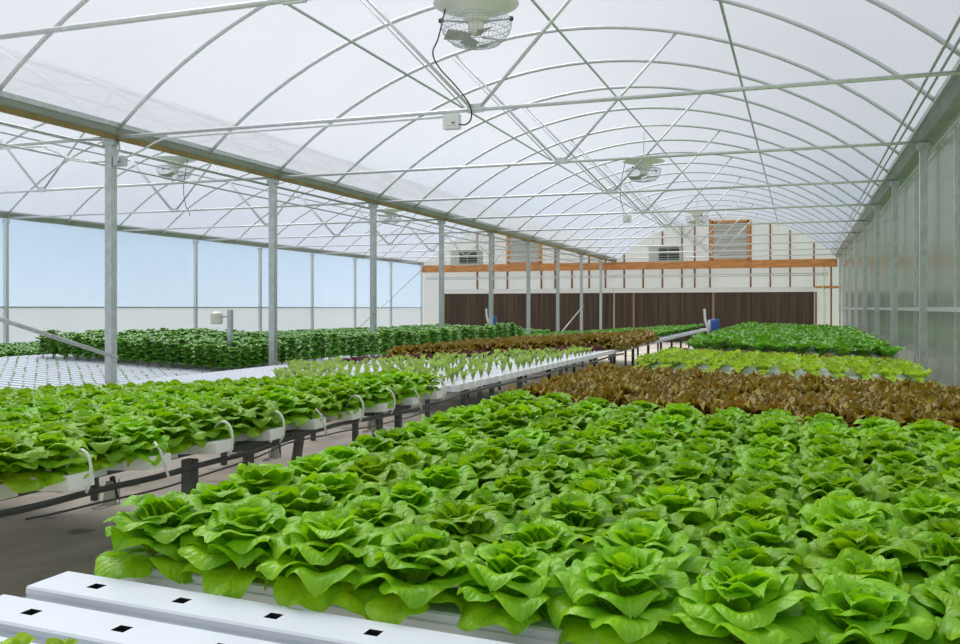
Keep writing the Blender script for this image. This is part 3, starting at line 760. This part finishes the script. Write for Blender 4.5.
# ------------------------------------------------------------------ circulation fans
def make_fan():
    r=empty('ceiling_fan',(0,0,0))
    MB().lathe([(.0,.02),(.30,.015),(.435,.0),(.45,-.012),(.44,-.02),(.33,-.035),(.22,-.07),(.16,-.12),(.13,-.18),(.12,-.20),(.0,-.20)],48).build('deflector',M['fan'],r)
    MB().tube([(0,0,.0),(0,0,.62)],.014,8).build('hanger_rod',M['galv_l'],r)
    g=MB()
    for k in range(44):
        a=2*PI*k/44
        pts=[(.13*math.cos(a),.13*math.sin(a),-.15)]
        for q in range(10):
            w=PI/2*q/9
            rr=.12+.255*math.cos(w*1.0); zz=-.19-.26*math.sin(w)
            pts.append((rr*math.cos(a),rr*math.sin(a),zz))
        pts.append((.05*math.cos(a),.05*math.sin(a),-.455))
        g.tube(pts,.0019,4,0,False)
    for rr,zz in ((.375,-.19),(.37,-.25),(.35,-.31),(.31,-.37),(.25,-.42),(.12,-.452),(.05,-.455)):
        ring=[(rr*math.cos(2*PI*k/36),rr*math.sin(2*PI*k/36),zz) for k in range(37)]
        g.tube(ring,.003,4,0,False)
    g.build('grille',M['wire'],r)
    MB().lathe([(0,-.18),(.07,-.19),(.085,-.22),(.085,-.30),(.06,-.33),(0,-.335)],24).build('motor',M['fan'],r)
    for k in range(4):
        a=k*PI/2+.4; bl_=MB()
        def P(i,j,a=a):
            rr=.06+.27*j; w=.05+.045*j; l=(i-.5)*2*w; tw=.5-.2*j
            return ((rr*math.cos(a)-l*math.cos(tw)*math.sin(a), rr*math.sin(a)+l*math.cos(tw)*math.cos(a), -.36+l*math.sin(tw)),(i,j))
        bl_.grid(P,4,6).build('blade',M['louver'],r)
    for s in (-1,1):
        b=MB().tube([(s*.08,0,-.20),(s*.37,-.03,-.185)],.009,6).build('arm',M['wire'],r)
        MB().lathe([(0,-.02),(.02,-.02),(.024,0),(.02,.02),(0,.02)],10,(s*.37,-.03,-.185)).build('clamp',M['black'],b)
    return r
F=make_fan()
fans=[(XC,Y0,'large circulation fan nearest the camera, cut by the top edge'),(XC,Y0+SP*3,'round circulation fan in the middle distance of the main bay'),(XC,Y0+SP*6,'farthest round circulation fan under the main ridge'),
      (XC2,Y0+SP*2,'circulation fan of the left bay seen behind a post'),(XC2,Y0+SP*5,'distant circulation fan of the left bay')]
for k,(x,y,lb) in enumerate(fans):
    o=F if k==0 else copy_tree(F)
    o.location=(x,y+.02,EYE+3.19); o.rotation_euler.z=.25 if k==0 else k; tag(o,lb,'fan')
# cables and boxes
def cable(pts,r,lb,m='black',loc=(0,0,0)):
    o=MB().tube(pts,r,6).build('power_cable',M[m],label=lb,cat='cable'); o.location=loc
def smooth(pts,n=8):
    out=[]; P=[Vector(p) for p in pts]; P=[P[0]]+P+[P[-1]]
    for i in range(1,len(P)-2):
        for k in range(n):
            t=k/n; a,b,c,d=P[i-1],P[i],P[i+1],P[i+2]
            out.append(tuple(.5*((2*b)+(-a+c)*t+(2*a-5*b+4*c-d)*t*t+(-a+3*b-3*c+d)*t**3)))
    out.append(tuple(P[-2])); return out
cable(smooth([(-.33,0,1.08),(-.40,-.02,.78),(-.46,-.03,.62),(-.38,-.03,.45),(-.2,-.03,.25),(-.05,-.03,.05),(-.03,-.03,-.1),(-.1,-.03,-.16),(-.2,-.03,-.14)]),.008,'black cable from the nearest fan down its strut to the white box',loc=(XC,Y0-.02,GZ))
def swbox(x,y,z,lb,s=.17,m='box'):
    r=empty('switch_box',(x,y,z),label=lb,cat='electrical box')
    MB().box(-s/2,s/2,-.05,.05,-s*.55,s*.35).build('housing',M[m],r)
    MB().box(-s*.32,s*.32,-.062,-.05,-s*.38,s*.2).build('cover',M['white_metal' if m=='box' else m],r)
    MB().lathe([(0,-.012),(.014,-.012),(.014,.0),(0,0)],10,(s*.2,-.06,-s*.2)).build('knob',M['black'],r)
swbox(XC-.25,Y0-.03,GZ-.10,'white electrical box hung on the nearest cross tube')
swbox(XC-.35,Y0+SP*3-.03,GZ-.12,'white electrical box hung on a cross tube below the middle fan',.17)
swbox(-A+.14,Y0-.0,GZ-.28,'small grey conduit box beside the top of the nearest post',.13,'galv')
# conduit under the first chord, curling down to the box by the post
MB().tube(smooth([(-A+.17,Y0-.03,GZ-.28),(-A+.45,Y0-.03,GZ-.2),(-A+.75,Y0-.03,GZ-.03-.05),(-A+1.1,Y0-.03,GZ-.06),(-A+3,Y0-.03,GZ-.06),(XC-.34,Y0-.03,GZ-.06)]),.012,8).build('conduit_pipe',M['galv_l'],label='thin conduit curling from the post box and running under the nearest cross tube',cat='pipe')
MB().tube(smooth([(-A+.12,Y0-.03,GZ-.22),(-A+.12,Y0-.0,GZ-.08),(-A-.05,Y0+.02,GZ-.02),(-A-.30,Y0-.3,GZ-.06)]),.014,8).build('conduit_pipe',M['galv'],label='short bent conduit over the top of the nearest post',cat='pipe')
MB().tube(smooth([(-A-.04,Y0-.05,GZ-.3),(-A-.5,Y0-.06,GZ-.26),(-A-.9,Y0-.06,GZ-.1),(-A-1.3,Y0-.06,GZ-.05),(-A-4,Y0-.06,GZ-.05)]),.012,8).build('conduit_pipe',M['galv_l'],label='thin conduit under the nearest cross tube of the left bay',cat='pipe')
for k,(x,y) in enumerate(((XC-.15,Y0+SP*3),(XC2+.6,Y0+SP*2))):
    cable(smooth([(-.25,0,1.1),(-.36,0,.5),(-.3,0,.1),(-.22,0,-.04),(-.2,0,-.12)]),.007,['black cable looping by the middle fan of main bay','black cable hanging in the left bay behind a post'][k],loc=(x,y,GZ))

# ------------------------------------------------------------------ far wall details
yw=YE-.12
beamz=EYE+1.88
o=MB().box(-(B+A)/2-.05,(B+A)/2-.05,-.04,.04,-.17,.17).build('timber_beam',M['wood'],label='orange timber beam across the far wall of the main bay',cat='beam'); o.location=((B-A)/2,yw-.16,beamz)
o=MB().box(-4.65,4.65,-.04,.04,-.17,.17).build('timber_beam',M['wood'],label='orange timber beam across the far wall of the left bay',cat='beam'); o.location=(XC2,yw-.16,beamz)
studs=[458,475,503,519,535,547,563,582,600,638,657,677,691,711,717,737,747,757,779,801,822]
studx=[-13.9,-13.1,-12.85,-11.63,-11.3,-10.87,-10.3,-9.55,-8.8,-8.0,-7.15,-6.3,-5.45,-4.65,-4.0,-3.35,-2.2,-1.85,-.95,0.0,.8]
studx=[-14.45,-13.65,-12.95,-11.3,-10.65,-9.85,-9.05,-8.3,-7.45,-6.6,-5.75,-4.9,-4.35,-3.7,-2.0,-1.2,-.4,.55]
for k,x in enumerate(studx):
    d=(x-XC) if x>-A else (x-XC2)
    if abs(d)>HW-.1: d=HW-.2
    top=arch_z(d)-.06
    if k in (5,9): top=beamz-.1
    o=MB().box(-.035,.035,-.045,.045,EYE+.86,top).build('wall_stud',M['wood_d'],label='upright brown timber stud on the far wall, %s from the left'%ordn(k),cat='stud'); o.location=(x,yw-.03,0)
# ledge above pads and the pads
for nm,x0,x1 in (('left',-16.15,-A-.02),('main',-A+.02,.55)):
    o=MB().box(x0,x1,-.16,.0,EYE+.68,EYE+.86).box(x0,x1,-.18,.0,EYE+.86,EYE+.89).build('pad_header',M['white_metal'],label='long white header ledge above the brown pad of the %s bay'%nm,cat='ledge'); o.location=(0,yw,0)
    mb=MB(); n=int((x1-x0)/.06); b=0
    mb.box(x0,x1,-.02,0,0,EYE+.68)
    for k in range(n):
        xx=x0+.06*k; mb.box(xx,xx+.035,-.05,-.02,0,EYE+.68)
    mb.build('cooling_pad',M['pad'],label='brown ribbed evaporative cooling pad on the far wall of the %s bay'%nm,cat='cooling pad').location=(0,yw-.06,0)
for k,x in enumerate((-16.1,-7.0,-3.55,.62,)):
    MB().box(-.05,.05,-.06,0,0,EYE+.68).build('pad_post',M['wood_b'],label='pale brown upright strip over the cooling pads, %s from the left'%ordn(k),cat='upright').location=(x,yw-.12,0)
for k,z in enumerate((EYE+1.45,EYE+1.37)):
    MB().tube([(CX+.3,0,0),(B-.4,0,0)],.022,8).build('water_pipe',M['galv_l'],label='%s of two pipes crossing the far wall below the beam'%('upper','lower')[k],cat='pipe').location=(0,yw-.25,z)
MB().box(.6,B,-.05,.05,-.05,.05).build('timber_block',M['wood'],label='short orange timber crosspiece in the far right corner',cat='beam').location=(0,yw-.185,EYE+.87)
for k,x in enumerate((.95,1.22)):
    MB().box(-.035,.035,-.04,.04,0,beamz).build('corner_stud',M['wood_d' if k else 'white_metal'],label=('white upright pipe in the far right corner','brown upright stud in the far right corner')[k],cat='stud').location=(x,yw-.1,0)
cable(smooth([(0,0,0),(-.1,0,-.7),(.02,0,-1.2),(-.03,0,-2.2)]),.02,'pale hose hanging down in the far right corner',m='white_metal',loc=(1.0,yw-.3,beamz-.3))
# shutters (louvred) in timber frames
for k,x in enumerate((-2.85,-12.1)):
    r=empty('wall_shutter',(x,yw-.1,EYE+2.9),label=('louvred wall shutter in a timber frame, far wall of main bay','louvred wall shutter in a timber frame, far wall of left bay')[k],cat='shutter')
    w,h=.78,.78
    for s in (-1,1): MB().box(s*w-.07,s*w+.07,-.05,.05,-h-.1,h+.1).build('frame',M['wood'],r)
    MB().box(-w,w,-.05,.05,h,h+.1).build('frame',M['wood'],r); MB().box(-w,w,-.05,.05,-h-.1,-h).build('frame',M['wood'],r)
    b=MB()
    for j in range(9):
        z=-h+.03+j*(2*h/9); b.v; bb=len(b.v)
        b.v += [(-w+.07,-.04,z),(w-.07,-.04,z),(w-.07,.03,z+.15),(-w+.07,.03,z+.15),(-w+.07,-.03,z-.01),(w-.07,-.03,z-.01),(w-.07,.04,z+.14),(-w+.07,.04,z+.14)]
        for q in ((0,1,2,3),(7,6,5,4),(0,4,5,1),(3,2,6,7)): b.face(tuple(bb+i for i in q))
    b.box(-.02,.02,-.05,-.03,-h,h)
    b.build('louvre',M['louver'],r)
# unit heaters
for k,(x,y) in enumerate(((-5.25,38.0),(-14.0,38.0))):
    r=empty('unit_heater',(x,y,EYE+2.22),label=('boxy hanging unit heater left of the main bay shutter','boxy hanging unit heater in the far left bay')[k],cat='heater')
    MB().box(-.64,.64,-.35,.35,-.31,.31).build('casing',M['heater'],r)
    g=MB().box(-.22,.60,-.37,-.35,-.25,.25).build('outlet',M['hole'],r)
    b=MB()
    for j in range(5):
        z=-.2+j*.1; b.box(-.22,.60,-.40,-.36,z-.008,z+.012)
    b.box(.15,.17,-.40,-.36,-.25,.25); b.build('louvre',M['heater'],g)
    for s in (-1,1): MB().tube([(s*.5,0,.3),(s*.5,0,1.2)],.012,6).build('hanger_rod',M['galv_l'],r)

# ------------------------------------------------------------------ sensor, pump sets
r=empty('climate_sensor',(-8.62,12.42,0),label='cream louvred weather shield on a grey post above the basil',cat='sensor')
MB().box(-.035,.035,-.035,.035,0,EYE-.03).build('post',M['galv'],r)
MB().bar((-.02,0,EYE-.14),(-.13,-.05,EYE-.14),.02,.03).build('arm',M['galv'],r)
b=MB(); pr=[(0,.0)]
pr=[(0,-.03),(.03,-.03),(.075,-.06)]
for j in range(5): pr+=[(.098,-.07-.033*j),(.098,-.088-.033*j),(.08,-.092-.033*j)]
pr+=[(.09,-.235),(0,-.235)]
b.lathe(pr,24,(-.20,-.08,EYE-.02)).build('radiation_shield',M['shield'],r)
for k,(x,y) in enumerate(((-8.75,25.9),(-1.9,21.4))):
    r=empty('dosing_tank',(x,y,0),label=('white pipes with a blue tank partly behind a distant post','white pipes with a blue tank at the far end of the aisle')[k],cat='tank')
    MB().lathe([(0,EYE-.52),(.085,EYE-.52),(.10,EYE-.46),(.10,EYE-.30),(.085,EYE-.25),(0,EYE-.25)],20,(.06,0,0)).build('blue_tank',M['blue'],r)
    MB().tube(smooth([(-.06,0,0),(-.08,0,EYE-.6),(-.15,0,EYE-.3),(-.17,0,EYE-.02)]),.028,8).build('white_pipe',M['white_pvc2'],r)
    MB().tube([(.07,0,0),(.07,0,EYE-.50)],.035,8).build('leg',M['white_pvc2'],r)
    MB().lathe([(0,EYE-.50),(.04,EYE-.48),(.04,EYE-.30),(0,EYE-.26)],12,(-.06,-.02,0)).build('filter',M['white_pvc2'],r)

# ------------------------------------------------------------------ light
w=bpy.data.worlds.new('World'); S.world=w; w.use_nodes=True; nt=w.node_tree; nt.nodes.clear()
L=nt.links; out=nt.nodes.new('ShaderNodeOutputWorld'); bg=nt.nodes.new('ShaderNodeBackground')
tc=nt.nodes.new('ShaderNodeTexCoord'); sp_=nt.nodes.new('ShaderNodeSeparateXYZ'); L.new(tc.outputs['Generated'],sp_.inputs[0])
ra=nt.nodes.new('ShaderNodeValToRGB'); e=ra.color_ramp.elements
e[0].position=0; e[0].color=(.66,.74,.80,1)
e[1].position=1; e[1].color=(1.0,1.02,1.08,1)
for p,c in ((.02,(.62,.72,.82)),(.07,(.38,.50,.66)),(.11,(.44,.56,.72)),(.17,(.80,.85,.93)),(.35,(.92,.95,1.0))):
    x=e.new(p); x.color=(*c,1)
L.new(sp_.outputs['Z'],ra.inputs[0]); L.new(ra.outputs[0],bg.inputs[0])
nz=nt.nodes.new('ShaderNodeTexNoise'); nz.inputs['Scale'].default_value=3; nz.inputs['Detail'].default_value=5; L.new(tc.outputs['Generated'],nz.inputs['Vector'])
mr=nt.nodes.new('ShaderNodeMapRange'); mr.inputs[1].default_value=.3; mr.inputs[2].default_value=.7; mr.inputs[3].default_value=.62; mr.inputs[4].default_value=.86; L.new(nz.outputs['Fac'],mr.inputs[0]); L.new(mr.outputs[0],bg.inputs[1])
L.new(bg.outputs[0],out.inputs[0])
sd=bpy.data.lights.new('sun','SUN'); sd.energy=5.0; sd.angle=R(35); sd.color=(1,.965,.93)
so=bpy.data.objects.new('sun',sd); C.objects.link(so)
d=Vector((.50,-.38,-1.0)).normalized(); so.rotation_euler=d.to_track_quat('-Z','Y').to_euler()

# ------------------------------------------------------------------ camera
cd=bpy.data.cameras.new('camera'); co=bpy.data.objects.new('camera',cd); C.objects.link(co)
co.location=(0,0,EYE); co.rotation_euler=(R(90),0,CAMA)
cd.sensor_width=36; cd.lens=36*909/960; cd.shift_y=-14/960; cd.clip_end=1500; cd.clip_start=.05
S.camera=co
S.view_settings.view_transform='Standard'; S.view_settings.look='None'; S.view_settings.gamma=1; S.view_settings.exposure=.24
